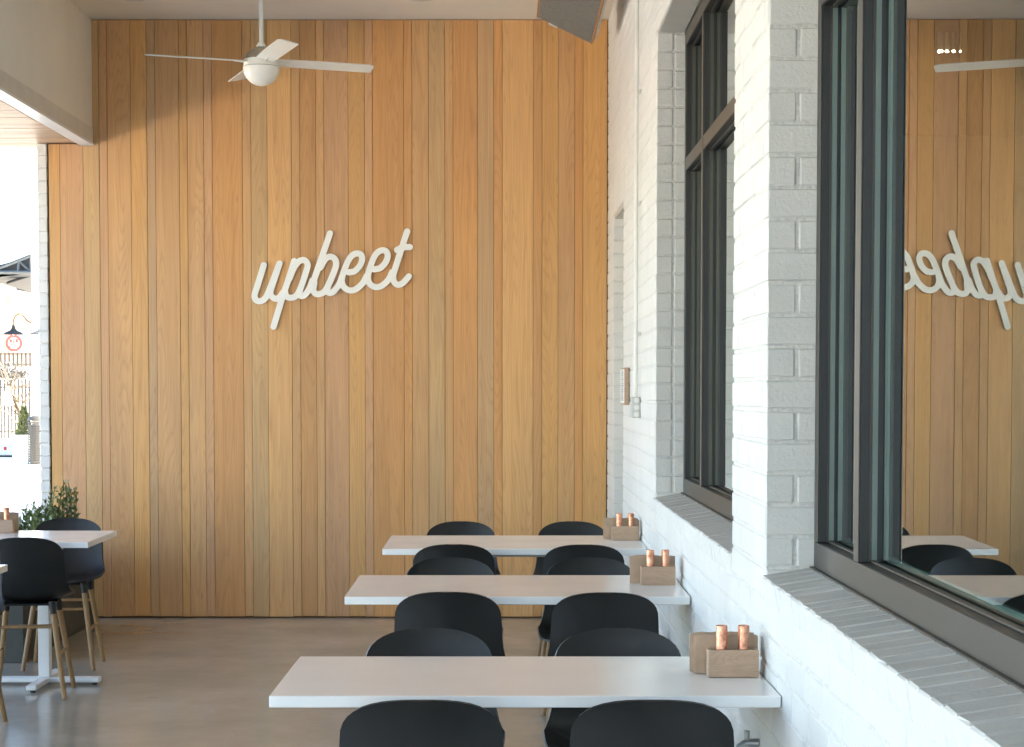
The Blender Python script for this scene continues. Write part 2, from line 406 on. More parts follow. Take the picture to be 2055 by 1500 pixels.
child(box('backing', (XL, YB + 0.0235, 0.0), (XW + 0.3, YB + 0.22, ZC - .002), m_plain('dark_backing', (.16, .085, .035), .9, bstr=0)), cw)
wing = box('shade_wing', (XW + 0.01, -70, -.03), (9, -7.25, 11.0), M['stucco'])  # added out of view, tall enough to keep sun off the ground there
tag(wing, 'unseen tall white wing added behind the camera on the right to shade the ground', 'building')
body = box('rear_building', (XL - 0.02, YB + 0.24, -.03), (9, 31, ZC + 0.07), M['stucco'])
tag(body, 'white rear part of the building hidden behind the cedar wall', 'building')

# ------------------------------------------------------------------ painted brick
brick_cache = {}
def brick_mesh(lx, ly, lz, material, var, bev=0.0055, jit=0.0015):
    key = (round(lx, 3), round(ly, 3), round(lz, 3), material.name, var)
    if key in brick_cache: return brick_cache[key]
    rnd = random.Random(hash(key[:3]) % 9999 + var)
    bm = bmesh.new(); add_box(bm, (-lx / 2, -ly / 2, -lz / 2), (lx / 2, ly / 2, lz / 2), bev)
    for v in bm.verts:
        v.co += Vector((rnd.uniform(-jit, jit), rnd.uniform(-jit, jit), rnd.uniform(-jit, jit)))
    me = bpy.data.meshes.new('brick'); bmesh.ops.recalc_face_normals(bm, faces=bm.faces); bm.to_mesh(me); bm.free()
    me.materials.append(material); brick_cache[key] = me; return me
wall = thing('brick_wall', 'white painted brick wall with windows along the right side', 'wall', (XW, 8, 0))
bricks = []     # (centre, size, material)
JT = 0.0095
kmin = int(math.floor((0 - Z0) / COURSE)); kmax = int(math.ceil((ZC - Z0) / COURSE))
YN, YF = 2.0, YB - 0.004
for k in range(kmin, kmax):
    za, zb = Z0 + k * COURSE, Z0 + (k + 1) * COURSE - JT
    za = max(za, 0.004); zb = min(zb, ZC - 0.004)
    if zb - za < 0.03: continue
    zm = (za + zb) / 2
    cuts = []
    for (a, b), (l, h) in ((W3, (ZSILL - 0.055, ZHEAD)), (W2, (ZSILL - 0.055, ZHEAD)), (DR, (-1, ZDOOR))):
        if l < zm < h: cuts.append((a, b))
    edges = [YN]
    for a, b in sorted(cuts): edges += [a, b]
    edges.append(YF)
    for a, b in zip(edges[::2], edges[1::2]):
        y = a; odd = (k % 2 == 1); first = True
        while y < b - 0.02:
            L = 0.2953
            if first and odd: L = 0.092
            first = False
            L = min(L, b - y)
            if b - (y + L) < 0.06: L = b - y
            dx = 0.092
            if L == 0.092 and a == W3[1]: dx = 0.20
            if L == 0.092 and a == DR[1]: dx = 0.28
            bricks.append(((XW + dx / 2, y + L / 2, zm), (dx, L, zb - za)))
            y += L + JT
        # backing pieces seen on the far jamb
        if a == W3[1] and not odd: bricks.append(((XW + 0.102 + 0.06, a + 0.046, zm), (0.12, 0.092, zb - za)))
        if a == W2[1]: bricks.append(((XW + 0.102 + 0.06, a + 0.046, zm), (0.12, 0.092, zb - za)))
        if a == DR[1] and not odd: bricks.append(((XW + 0.102 + 0.08, a + 0.046, zm), (0.16, 0.092, zb - za)))
# mortar cores
rc = 0.0050
def core(lo, hi): child(box('mortar', lo, hi, M['mortar']), wall)
core((XW + rc, YN, 0), (XW + 0.30, DR[0] - rc, ZSILL - 0.062))
core((XW + rc, W3[1] + rc, ZSILL - 0.062), (XW + 0.30, W2[0] - rc, ZHEAD + .01))
core((XW + rc, W2[1] + rc, ZSILL - 0.062), (XW + 0.30, DR[0] - rc, ZHEAD + .01))
core((XW + rc, YN, ZSILL - 0.062), (XW + 0.30, W3[0] - rc, ZHEAD + .01))
core((XW + rc, YN, ZHEAD + rc), (XW + 0.30, DR[0] - rc, ZC))
core((XW + rc, DR[0] - rc, ZDOOR + rc), (XW + 0.30, DR[1] + rc, ZC))
core((XW + rc, DR[1] + rc, 0), (XW + 0.30, YF, ZC))
for a, b in (W3, W2):
    child(box('lintel', (XW + 0.012, a - 0.02, ZHEAD - 0.012), (XW + 0.15, b + 0.02, ZHEAD + 0.004), M['trim']), wall)
child(box('lintel', (XW + 0.012, DR[0] - 0.02, ZDOOR - 0.012), (XW + 0.29, DR[1] + 0.02, ZDOOR + 0.004), M['trim']), wall)
for a, b in (W3, W2):
    bm = bmesh.new(); add_box(bm, (-.098, a - (a + b) / 2 + .004, -.085), (.092, b - (a + b) / 2 - .004, .0405))
    o = obj('sill_mortar', bm, M['mortar'], wall); o.location = Vector((XW + .103, (a + b) / 2, ZSILL - .036)) - wall.location; o.rotation_euler = (0, -math.atan2(.024, .155), 0)
# rowlock sills, sloping out
for a, b in (W3, W2):
    n = int((b - a + 0.01) / 0.1016); pitch = (b - a + 0.008) / n
    sl = math.atan2(0.024, 0.155)
    for i in range(n):
        yc = a + (i + 0.5) * pitch - 0.004
        bricks.append(((XW + 0.092, yc, ZSILL - 0.036), (0.200, pitch - 0.010, 0.092), 'sill', sl))
scored = []
for br in bricks:
    q = project(br[0]); area = 0
    if q:
        s = FPX / q[2]
        if -30 < q[0] < 2090 and -40 < q[1] < 1540:
            vis = br[1][1] * br[1][2] * s * s * max(0.02, abs(q[0] - VX) / FPX) + 0.3 * br[1][0] * br[1][2] * s * s
            if len(br) > 2: vis = br[1][0] * br[1][1] * s * s * 0.5
            area = vis
    scored.append((area, br))
scored.sort(key=lambda t: -t[0])
rest = bmesh.new()
random.seed(5)
for i, (ar, br) in enumerate(scored):
    c, s = br[0], br[1]; mt = M['sill'] if len(br) > 2 else M['brick']
    c = Vector(c) + Vector((random.uniform(-.0012, .0012), 0, random.uniform(-.0012, .0012)))
    rot = br[3] if len(br) > 2 else 0
    if i < 296:
        me = brick_mesh(*s, mt, i % 4)
        o = link('brick', me, None, wall); o.location = c - wall.location
        o.rotation_euler = (random.uniform(-.004, .004), -rot, random.uniform(-.003, .003))
    elif ar > 0 or True:
        me = brick_mesh(*s, mt, 0)
        tmp = bmesh.new(); tmp.from_mesh(me)
        bmesh.ops.transform(tmp, matrix=Matrix.Translation(c - wall.location) @ Matrix.Rotation(-rot, 4, 'Y'), verts=tmp.verts)
        me2 = bpy.data.meshes.new('t'); tmp.to_mesh(me2); tmp.free()
        nf = len(rest.faces); rest.from_mesh(me2); bpy.data.meshes.remove(me2)
        if rot:
            rest.faces.ensure_lookup_table()
            for fc in rest.faces[nf:]: fc.material_index = 1
ro = obj('brick_courses', rest, M['brick'], wall); ro.data.materials.append(M['sill']); ro['kind'] = 'stuff'
child(box('wall_return', (XW, -7.2, 0), (XW + 0.30, YN - 0.002, ZC), M['mortar']), wall)

# left brick pier at the end of the cladding
pier = thing('brick_pier', 'narrow white painted brick pier at the left end of the cedar wall', 'pier', (XL - 0.05, YB, 0))
px0 = P(79.5, 785, Y=YB).x; px1 = P(99, 785, Y=YB).x
k = 0; z = 0.01
while z < ZS + 0.01:
    h = min(COURSE - JT, ZS + .015 - z)
    if h > 0.02:
        o = link('brick', brick_mesh(px1 - px0, 0.22, h, M['brick'], k % 4), None, pier)
        o.location = Vector(((px0 + px1) / 2 + random.uniform(-.001, .001), YB + 0.10, z + h / 2)) - pier.location
    z += COURSE; k += 1
child(box('mortar', (px0 + .005, YB + .002, 0), (px1 - .004, YB + .2, ZS + .014), M['mortar']), pier)

# ------------------------------------------------------------------ windows
XF, XG = 0.995, 1.051            # front of the frame, glass
def window(label, y0, y1, mulls, yaw, tape, spc):
    t = thing('storefront_window', label, 'window', (XF, (y0 + y1) / 2, ZSILL))
    loc = t.location
    zb, zt = ZSILL + 0.004, ZHEAD - 0.016
    def bar(name, lo, hi, cap=True):
        lo = list(lo)
        if cap and name != 'sub_sill':
            o = child(box(name + '_lit_front', lo, (lo[0] + .0055, hi[1], hi[2]), M['cap'], bev=0.0015), t); lo[0] += .006  # thin front plate carrying the painted-in lighter tone
        child(box(name, lo, hi, M['cap'] if name in ('sill_rail', 'sub_sill') else M['frame'], bev=0.0015), t)
    fw = 0.060
    XR = XF + 0.115
    bar('sill_rail', (XF, y0 + .006, zb), (XR, y1 - .006, zb + 0.10))
    bar('sub_sill', (XF - 0.014, y0 + .004, zb - 0.004), (XF - .001, y1 - .004, zb + 0.020))
    bar('head_rail', (XF, y0 + .006, zt - 0.075), (XR, y1 - .006, zt))
    bar('jamb', (XF, y0 + .006, zb + .101), (XR, y0 + .006 + fw, zt - .076))
    bar('jamb', (XF, y1 - .006 - fw, zb + .101), (XR, y1 - .006, zt - .076))
    edges = [y0 + .006 + fw]
    mulls = sorted(mulls)
    for my in mulls: edges += [my - 0.033, my + 0.033]
    edges.append(y1 - .006 - fw)
    for my in mulls: bar('mullion', (XF - .0015, my - 0.033, zb + .1012), (XR, my + 0.033, zt - .0762))
    for a, b in zip(edges[::2], edges[1::2]):
        bar('transom', (XF + .0005, a + .0005, ZTR - 0.035), (XR, b - .0005, ZTR + 0.035))
        for z0, z1 in ((zb + .1015, ZTR - .0355), (ZTR + .0355, zt - .0765)):
            # pane, spacer behind it, dark glazing bead in front
            ca, cb = (a + b) / 2, (z0 + z1) / 2
            bm = bmesh.new(); add_box(bm, (-.003, -(b - a) / 2 + .002, -(z1 - z0) / 2 + .002), (.003, (b - a) / 2 - .002, (z1 - z0) / 2 - .002))
            pn = obj('pane', bm, M['glass'], t); pn.location = Vector((XG + .003, ca, cb)) - loc; pn.rotation_euler = (0, 0, yaw)
            bm = bmesh.new()
            for q0, q1, w in ((a + .004, a + .020, 1), (b - .020, b - .004, 1)):
                add_box(bm, (XG + .022, q0, z0 + .004), (XG + .036, q1, z1 - .004))
            add_box(bm, (XG + .022, a + .021, z0 + .004), (XG + .036, b - .021, z0 + .020))
            add_box(bm, (XG + .022, a + .021, z1 - .020), (XG + .036, b - .021, z1 - .004))
            sp = obj('spacer', bm, spc, t); sp.location = -loc
            bm = bmesh.new()
            for q0, q1 in ((a, a + .005), (b - .005, b)):
                add_box(bm, (XG - .026, q0 + .0004 , z0 + .0004), (XG - .0205, q1 - .0004, z1 - .0004))
            add_box(bm, (XG - .022, a + .0125, z0 + .0004), (XG - .007, b - .0125, z0 + .006))
            add_box(bm, (XG - .022, a + .0125, z1 - .006), (XG - .007, b - .0125, z1 - .0004))
            gb = obj('glazing_bead', bm, M['cap'], t); gb.location = -loc
            bm = bmesh.new()
            for q0, q1 in ((a + .0006, a + .006), (b - .006, b - .0006)):
                add_box(bm, (XG - .0195, q0, z0 + .0068), (XG - .0045, q1, z1 - .0068))
            gt = obj('glazing_tape', bm, tape, t); gt.location = -loc
    return t
YAW = -0.0047
window('large dark bronze framed window nearest the camera, mirroring the cedar wall', W3[0], W3[1], [5.20, 3.15], YAW, M['tape'], M['spacer'])
window('tall narrow looking bronze window between the two white brick piers', W2[0], W2[1], [9.33, 7.65], YAW, m_plain('olive_glazing_tape', (.075, .078, .058), .4, bstr=0), m_plain('olive_spacer', (.16, .20, .15), .4, bstr=0))  # darker, more olive tape and spacer on this window
# dark dining room behind the glass
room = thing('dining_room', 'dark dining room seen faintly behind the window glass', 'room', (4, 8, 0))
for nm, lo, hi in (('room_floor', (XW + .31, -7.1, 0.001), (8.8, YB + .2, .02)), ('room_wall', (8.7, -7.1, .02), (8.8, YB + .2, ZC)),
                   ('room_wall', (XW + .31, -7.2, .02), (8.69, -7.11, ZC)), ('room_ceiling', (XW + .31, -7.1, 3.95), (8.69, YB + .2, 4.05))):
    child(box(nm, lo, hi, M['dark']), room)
for i, (dx, r_) in enumerate(((0, .013), (.10, .009), (.21, .007), (.31, .004))):
    pt = P(1887 + i * 13.3, 105.5, Y=9.4)
    bm = bmesh.new(); add_lathe(bm, [(0, 0), (r_, 0), (r_, .01), (0, .01)], 16)
    L_ = lathe('spotlight', [(0.001, 0.011), (r_, .011), (r_ * 1.15, .10), (0, .10)], M['steel'], None, 16); L_.location = pt
    bm.free(); d = lathe('lens', [(0, 0), (r_, .0), (r_, .009), (0, .009)], M['lamp_on'], L_, 16)
    tag(L_, ['brightest and leftmost', 'second', 'third', 'faintest and rightmost'][i] + ' of four small lit spotlights glowing through the large window glass', 'spotlight', 'lit spotlights behind the glass')
# recessed door
dr = thing('recessed_door', 'grey door deep in the brick recess beside the cedar wall', 'door', (XW + .2, 13.64, 0))
child(box('leaf', (XW + .30, DR[0] + .01, .01), (XW + .34, DR[1] - .01, ZDOOR - .02), M['trim']), dr)
child(tube('handle', [(XW + .27, 13.2, 1.0), (XW + .27, 13.2, 1.25)], .012, M['steel']), dr)

# ------------------------------------------------------------------ lettering sign
def catmull(pts, n=10):
    pts = [np.array(p, float) for p in pts]; q = [2 * pts[0] - pts[1]] + pts + [2 * pts[-1] - pts[-2]]; out = []
    for i in range(1, len(q) - 2):
        for k in range(n):
            s = k / n
            out.append(0.5 * ((2 * q[i]) + (-q[i - 1] + q[i + 1]) * s + (2 * q[i - 1] - 5 * q[i] + 4 * q[i + 1] - q[i + 2]) * s * s + (-q[i - 1] + 3 * q[i] - 3 * q[i + 1] + q[i + 2]) * s ** 3))
    out.append(pts[-1]); return np.array(out)
strokes = [
  [[(266, 555), (190, 800), (166, 880), (180, 930), (225, 946), (275, 920), (320, 840), (437, 536)], [(437, 536), (345, 820), (345, 880), (385, 917), (435, 905), (475, 850)]],
  [[(372, 1222), (470, 900), (540, 690), (596, 510)], [(500, 850), (505, 885), (550, 908), (615, 890), (667, 800), (736, 590), (740, 540), (715, 505), (680, 500), (640, 520), (590, 590), (545, 700)], [(664, 805), (655, 860), (675, 890), (720, 870), (765, 800), (795, 720)]],
  [[(985, 210), (800, 745)], [(815, 745), (803, 820), (825, 862), (870, 868), (925, 840), (972, 760), (1042, 590), (1050, 520), (1025, 475), (980, 463), (930, 495), (880, 580)], [(965, 775), (955, 835), (985, 857), (1030, 835), (1085, 760), (1115, 680)]],
  [[(1190, 633), (1255, 618), (1310, 560), (1334, 490), (1320, 440), (1275, 427), (1225, 450), (1180, 515), (1130, 640), (1113, 720), (1135, 790), (1200, 828), (1270, 812), (1340, 750), (1385, 670)]],
  [[(1465, 600), (1530, 585), (1585, 530), (1612, 455), (1595, 405), (1550, 393), (1500, 418), (1458, 480), (1410, 610), (1395, 690), (1415, 755), (1480, 793), (1550, 776), (1620, 710), (1660, 630)]],
  [[(1822, 188), (1690, 600), (1671, 680), (1685, 740), (1725, 768), (1775, 748), (1812, 710), (1842, 676)], [(1712, 388), (1770, 362), (1852, 358)]],
]
sign = thing('lettering_sign', 'raised cream script lettering reading upbeet on the cedar wall', 'sign', tuple(P(665, 560, Y=YB) ))
SR = 33.0 / 5.408
pls = []
for L in strokes:
    segs = []
    for s in L:
        c = catmull(s); c = np.stack([480 + c[:, 0] / 5.408, 430 + c[:, 1] / 5.408], 1)
        segs.append((c[:-1], c[1:]))
    pls.append((np.concatenate([a for a, b in segs]), np.concatenate([b for a, b in segs])))
gx = np.arange(498, 838, 0.62); gy = np.arange(452, 668, 0.62)
GX, GY = np.meshgrid(gx, gy); pts = np.stack([GX.ravel(), GY.ravel()], 1)
dist = []
for A, B in pls:
    dmin = np.full(len(pts), 1e9)
    for a, b in zip(A, B):
        ab = b - a; L2 = max(1e-9, ab @ ab)
        s = np.clip(((pts - a) @ ab) / L2, 0, 1)
        dmin = np.minimum(dmin, np.hypot(*(pts - a - s[:, None] * ab).T))
    dist.append(dmin.reshape(GX.shape))
dist = np.array(dist); names = ['letter_u', 'letter_p', 'letter_b', 'letter_e', 'letter_e', 'letter_t']
def blur(F):
    G = np.pad(F, 1, mode='edge')
    return (G[:-2, 1:-1] + G[2:, 1:-1] + G[1:-1, :-2] + G[1:-1, 2:] + 4 * G[1:-1, 1:-1]) / 8
U = blur(blur(dist.min(0)))
for li in range(6):
    oth = np.delete(dist, li, 0).min(0)
    F = np.maximum(U - SR, dist[li] - oth + (0.001 if True else 0))
    bm = bmesh.new(); cache = {}
    s0 = P(665, 560, Y=YB)
    def V(x, y):
        key = (round(x, 4), round(y, 4))
        if key not in cache:
            p = P(x, y, Y=YB - 0.030); cache[key] = bm.verts.new((p.x - s0.x, YB - 0.030 - s0.y, p.z - s0.z))
        return cache[key]
    act = np.argwhere((np.minimum.reduce([F[:-1, :-1], F[1:, :-1], F[:-1, 1:], F[1:, 1:]]) < 0))
    for j, i in act:
        cs = [(j, i), (j, i + 1), (j + 1, i + 1), (j + 1, i)]
        vals = [F[c] for c in cs]; poly = []
        for a in range(4):
            b = (a + 1) % 4; pa = (gx[cs[a][1]], gy[cs[a][0]]); pb = (gx[cs[b][1]], gy[cs[b][0]])
            if vals[a] < 0: poly.append(V(*pa))
            if (vals[a] < 0) != (vals[b] < 0):
                # interpolate in a fixed order so that neighbours agree
                (qa, va), (qb, vb) = sorted(((pa, vals[a]), (pb, vals[b])))
                s = va / (va - vb); poly.append(V(qa[0] + (qb[0] - qa[0]) * s, qa[1] + (qb[1] - qa[1]) * s))
        poly = list(dict.fromkeys(poly))
        if len(poly) >= 3:
            try: bm.faces.new(poly)
            except ValueError: pass
    bmesh.ops.dissolve_limit(bm, angle_limit=R(1), verts=bm.verts, edges=bm.edges)
    bmesh.ops.triangulate(bm, faces=[f for f in bm.faces if len(f.verts) > 4])
    r = bmesh.ops.extrude_face_region(bm, geom=list(bm.faces))
    bmesh.ops.translate(bm, vec=(0, 0.020, 0), verts=[v for v in r['geom'] if isinstance(v, bmesh.types.BMVert)])
    obj('letter', bm, M['signw'], sign)
for q in ((655.7, 489), (548.8, 648), (812.8, 476), (816.5, 561)):
    p = P(q[0], q[1], Y=YB)
    tube('standoff', [(p.x - s0.x, -.012, p.z - s0.z), (p.x - s0.x, .004, p.z - s0.z)], .006, M['steel'], sign, 8)

# ------------------------------------------------------------------ ceiling fan
hub = P(524.5, 128, Y=13.4)
fan = thing('ceiling_fan', 'cream four bladed ceiling fan with a ball motor hanging on a rod', 'ceiling fan', (hub.x, 13.4, hub.z))
HR = 0.132
bz = -0.028
lathe('globe', [(HR * math.sin(a), -HR * math.cos(a) + bz) for a in np.linspace(0, math.pi * .5, 14)] + [(0, bz)], M['enamel'], fan, 40, sharp=60)
lathe('band', [(HR * .95, bz + .004), (HR * .985, bz + .004), (HR * .93, bz + .055), (0.0, bz + .055)], M['enamel'], fan, 40)
lathe('seam', [(HR * .955, bz - .0005), (HR * .957, bz + .006)], M['gasket'], fan, 40)
lathe('dome', [(HR * .93, bz + .058), (HR * .88, bz + .078), (HR * .72, bz + .108), (HR * .42, bz + .133), (HR * .15, bz + .142), (0, bz + .143)], M['nickel'], fan, 40)
lathe('collar', [(0, bz + .143), (.032, bz + .143), (.034, bz + .160), (.024, bz + .164), (.024, bz + .176), (0, bz + .176)], M['enamel'], fan, 20)
tube('rod', [(0, 0, bz + .176), (0, 0, ZC - hub.z - .04)], .0165, M['enamel'], fan, 16)
lathe('canopy', [(.02, ZC - hub.z - .06), (.06, ZC - hub.z - .04), (.075, ZC - hub.z - .002)], M['enamel'], fan, 24)
for kq in range(4):
    ang = R(20 + 90 * kq)
    bm = bmesh.new(); secs = []
    for s, wl, wr in ((0.085, .060, .060), (0.20, .066, .066), (0.45, .070, .070), (0.79, .066, .074), (0.825, .050, .076), (.832, .03, .070)):
        secs.append([bm.verts.new((s, -wl, .004)), bm.verts.new((s, wr, .004)), bm.verts.new((s, wr, -.003)), bm.verts.new((s, -wl, -.003))])
    for a, b in zip(secs, secs[1:]):
        for q in range(4): bm.faces.new((a[q], a[(q + 1) % 4], b[(q + 1) % 4], b[q]))
    bm.faces.new(secs[0]); bm.faces.new(secs[-1][::-1])
    b_ = obj('blade', bm, M['enamel'], fan)
    b_.rotation_euler = (Matrix.Rotation(ang, 4, 'Z') @ Matrix.Rotation(R(-12), 4, 'X')).to_euler()
    b_.location = (0, 0, .012)
    tube('blade_arm', [(.09 * math.cos(ang), .09 * math.sin(ang), .008), (.2 * math.cos(ang), .2 * math.sin(ang), .010)], [.013, .006], M['enamel'], fan, 10)

# ------------------------------------------------------------------ radiant heater
ha, hb_ = P(1077, 35, Y=13.8), P(1188, 90, Y=13.8)
hw = (hb_ - ha).length; hang = math.atan2(hb_.z - ha.z, hb_.x - ha.x)
ht = thing('radiant_heater', 'tilted grey mesh radiant heater hanging by the ceiling near the brick wall', 'heater', tuple(ha))
ht.rotation_euler = (0, -hang, 0)
box('housing', (0, -1.7, .012), (hw, 0, .10), M['heater'], ht, bev=.004)
box('grille_frame', (0, -1.7, 0), (.012, 0, .011), M['orange'], ht); box('grille_frame', (hw - .012, -1.7, 0), (hw, 0, .011), M['orange'], ht)
box('side_plate', (hw + .001, -1.69, .03), (hw + .006, -.01, .095), M['trim'], ht)
bm = bmesh.new()
for i in range(1, 84): add_box(bm, (.013, -1.7 + i * .0202, .002), (hw - .013, -1.7 + i * .0202 + .012, .006))
for i in range(12): add_box(bm, (.02 + i * (hw - .04) / 11, -1.69, .0065), (.026 + i * (hw - .04) / 11, -.01, .0095))
obj('mesh_grille', bm, M['heater'], ht)
box('clip', (.10, -.02, -.006), (.17, .012, .03), M['trim'], ht)
for yy in (-.3, -1.4):
    q = Matrix.Rotation(hang, 4, 'Y')
    tube('bracket', [(hw * .5, yy, .10), (hw * .62, yy, .24)], .008, M['steel'], ht, 8)
# recessed lights
for i, xx in enumerate((268, 845)):
    p = P(xx, -3, Z=ZC - .002)
    dl = lathe('downlight', [(.0, .0), (.075, .0), (.085, -.006), (.10, -.004), (.103, .0015)], M['trim'], None, 24)
    dl.location = (p.x, p.y, ZC - .002)
    tag(dl, ['unlit round recessed downlight in the ceiling left of the fan rod', 'unlit round recessed downlight in the ceiling right of the fan rod'][i], 'downlight', 'recessed downlights')

# ------------------------------------------------------------------ conduit, outlet box, notice
yb = 11.36
bx0 = P(1267, 797, Y=yb); bx1 = P(1287, 839, Y=yb)
ob = thing('junction_box', 'pale metal junction box with three round knockouts on the brick wall', 'junction box', (XW - .03, yb, bx1.z))
child(box('case', (bx0.x, yb, bx1.z), (XW - .001, yb + .075, bx0.z), M['boxgrey'], bev=.004), ob)
for i in range(3):
    zc = bx0.z - (bx0.z - bx1.z) * (i + .5) / 3
    kn = lathe('knockout', [(0, .003), (.0125, .003), (.0135, .0008), (.0165, .0030), (.018, -.001)], M['conduit'], None, 18)
    kn.parent = ob; kn.location = Vector(((bx0.x + XW) / 2 + .004, yb - .0005, zc)) - ob.location; kn.rotation_euler = (R(90), 0, 0)
cd = thing('conduit_pipe', 'thin white conduit pipe running up the brick wall from the junction box', 'pipe', (XW - .03, yb + .03, bx0.z))
child(tube('pipe', [(XW - .028, yb + .04, bx0.z), (XW - .028, yb + .04, ZC - .01)], .0125, M['conduit']), cd)
cp = P(1281, 155, Y=yb).z
child(tube('coupling', [(XW - .028, yb + .04, cp - .03), (XW - .028, yb + .04, cp + .03)], .016, M['conduit']), cd)
for zz in (2.2, 3.0, cp - .09, 4.4):
    child(box('strap', (XW - .012, yb + .015, zz), (XW - .001, yb + .085, zz + .02), M['conduit']), cd)
ny0 = 12.35; n0 = P(1251, 738, Y=ny0); n1 = P(1251, 813, Y=ny0)
nt = thing('menu_board', 'small white notice board with a wooden edge on the brick wall by the recess', 'notice board', (XW - .02, ny0, n1.z))
child(box('wood_backer', (XW - .034, ny0, n1.z), (XW - .003, ny0 + .40, n0.z), M['block'], bev=.002), nt)
child(box('paper', (XW - .0365, ny0 + .015, n1.z + .01), (XW - .0345, ny0 + .39, n0.z - .01), M['white']), nt)
random.seed(9)
bm = bmesh.new(); zz = n0.z - .035
while zz > n1.z + .03:
    w = random.uniform(.12, .30); add_box(bm, (XW - .0375, ny0 + .2 - w / 2, zz - .004), (XW - .0368, ny0 + .2 + w / 2, zz + .002)); zz -= .014
add_box(bm, (XW - .0375, ny0 + .16, n0.z - .028), (XW - .0368, ny0 + .24, n0.z - .018))
child(obj('printed_lines', bm, M['ink']), nt)

tp_ = P(1492, 1492, X=XW - .05)
tap = thing('wall_tap', 'small dull grey outdoor tap on the brick wall under the nearest table', 'tap', (XW, tp_.y, tp_.z))
tube('spout', [(-.001, 0, 0), (-.04, 0, .002), (-.062, 0, -.012), (-.066, 0, -.05)], [.016, .014, .014, .012], M['steel'], tap, 10)
tube('valve', [(-.038, 0, .01), (-.038, 0, .042)], .009, M['steel'], tap, 8)
# ------------------------------------------------------------------ tables
TW, TD, TT = 1.545, 0.85, 0.036
def table_parts(t, tiltdeg=0.0):
    """origin: floor under the front left corner; top spans +x, +y"""
    ZT = 0.938
    bm = bmesh.new(); add_box(bm, (-TW / 2, -TD / 2, -TT / 2), (TW / 2, TD / 2, TT / 2), 0.003, 2)
    o = obj('tabletop', bm, M['quartz'], t)
    a = R(tiltdeg)
    o.location = (TW / 2, TD / 2 * math.cos(a), ZT - TT / 2 + TD / 2 * math.sin(a)); o.rotation_euler = (a, 0, 0)
    zt = ZT - TT - .012 - (0.012 if tiltdeg < 0 else 0)
    box('support_rail', (.26, TD / 2 - .035, zt - .034), (TW - .26, TD / 2 + .035, zt), M['steel'], t, bev=.002)
    for cx in (.375, TW - .375):
        box('column', (cx - .035, TD / 2 - .034, .05), (cx + .035, TD / 2 + .034, zt - .0345), M['white_metal'], t, bev=.003)
        box('top_plate', (cx - .04, .12, zt - .001), (cx + .04, TD - .12, zt + .0105), M['steel'], t)
        box('foot', (cx - .35, TD / 2 - .033, .016), (cx + .35, TD / 2 + .033, .049), M['white_metal'], t, bev=.006)
        box('foot', (cx - .033, TD / 2 - .35, .0165), (cx + .033, TD / 2 - .034, .0485), M['white_metal'], t, bev=.006)
        box('foot', (cx - .033, TD / 2 + .034, .0165), (cx + .033, TD / 2 + .35, .0485), M['white_metal'], t, bev=.006)
        for gx_, gy_ in ((-.31, 0), (.31, 0), (0, -.31), (0, .31)):
            q = lathe('glide', [(0, 0), (.018, 0), (.018, .016), (0, .016)], M['gasket'], t, 10); q.location = (cx + gx_, TD / 2 + gy_, .0005)
tabs = {}
def table(key, label, X, Y, tl=0.0):
    t = thing('dining_table', label, 'table', (X, Y, 0), 0, 'white topped dining tables'); table_parts(t, tl); tabs[key] = t; return t
f3 = P(538.2, 1397, Z=.938); f2 = P(695, 1198, Z=.938); f1 = P(767, 1102, Z=.938); f4 = P(176.5, 1088.5, Z=.938); f5 = P(15.4, 1133.3, Z=.938)
table(3, 'white topped table nearest the camera against the brick wall', XW - .004 - TW, f3.y, -0.2)
table(2, 'middle white topped table of the three against the brick wall', XW - .008 - TW, f2.y, 0.8)
table(1, 'farthest white topped table of the three against the brick wall', XW - .004 - TW, f1.y, 0.8)
table(4, 'white topped table at the left by the shrubs with its pedestal feet showing', f4.x - TW, f4.y, 0.4)
table(5, 'white table at the left edge of which only a corner shows', f5.x - TW, f5.y - TD)
print('tables', f3, f2, f1, f4, f5, 'ZC', ZC, 'ZS', ZS, 'XBH', XBH, 'HB', HB, 'Z0', Z0)

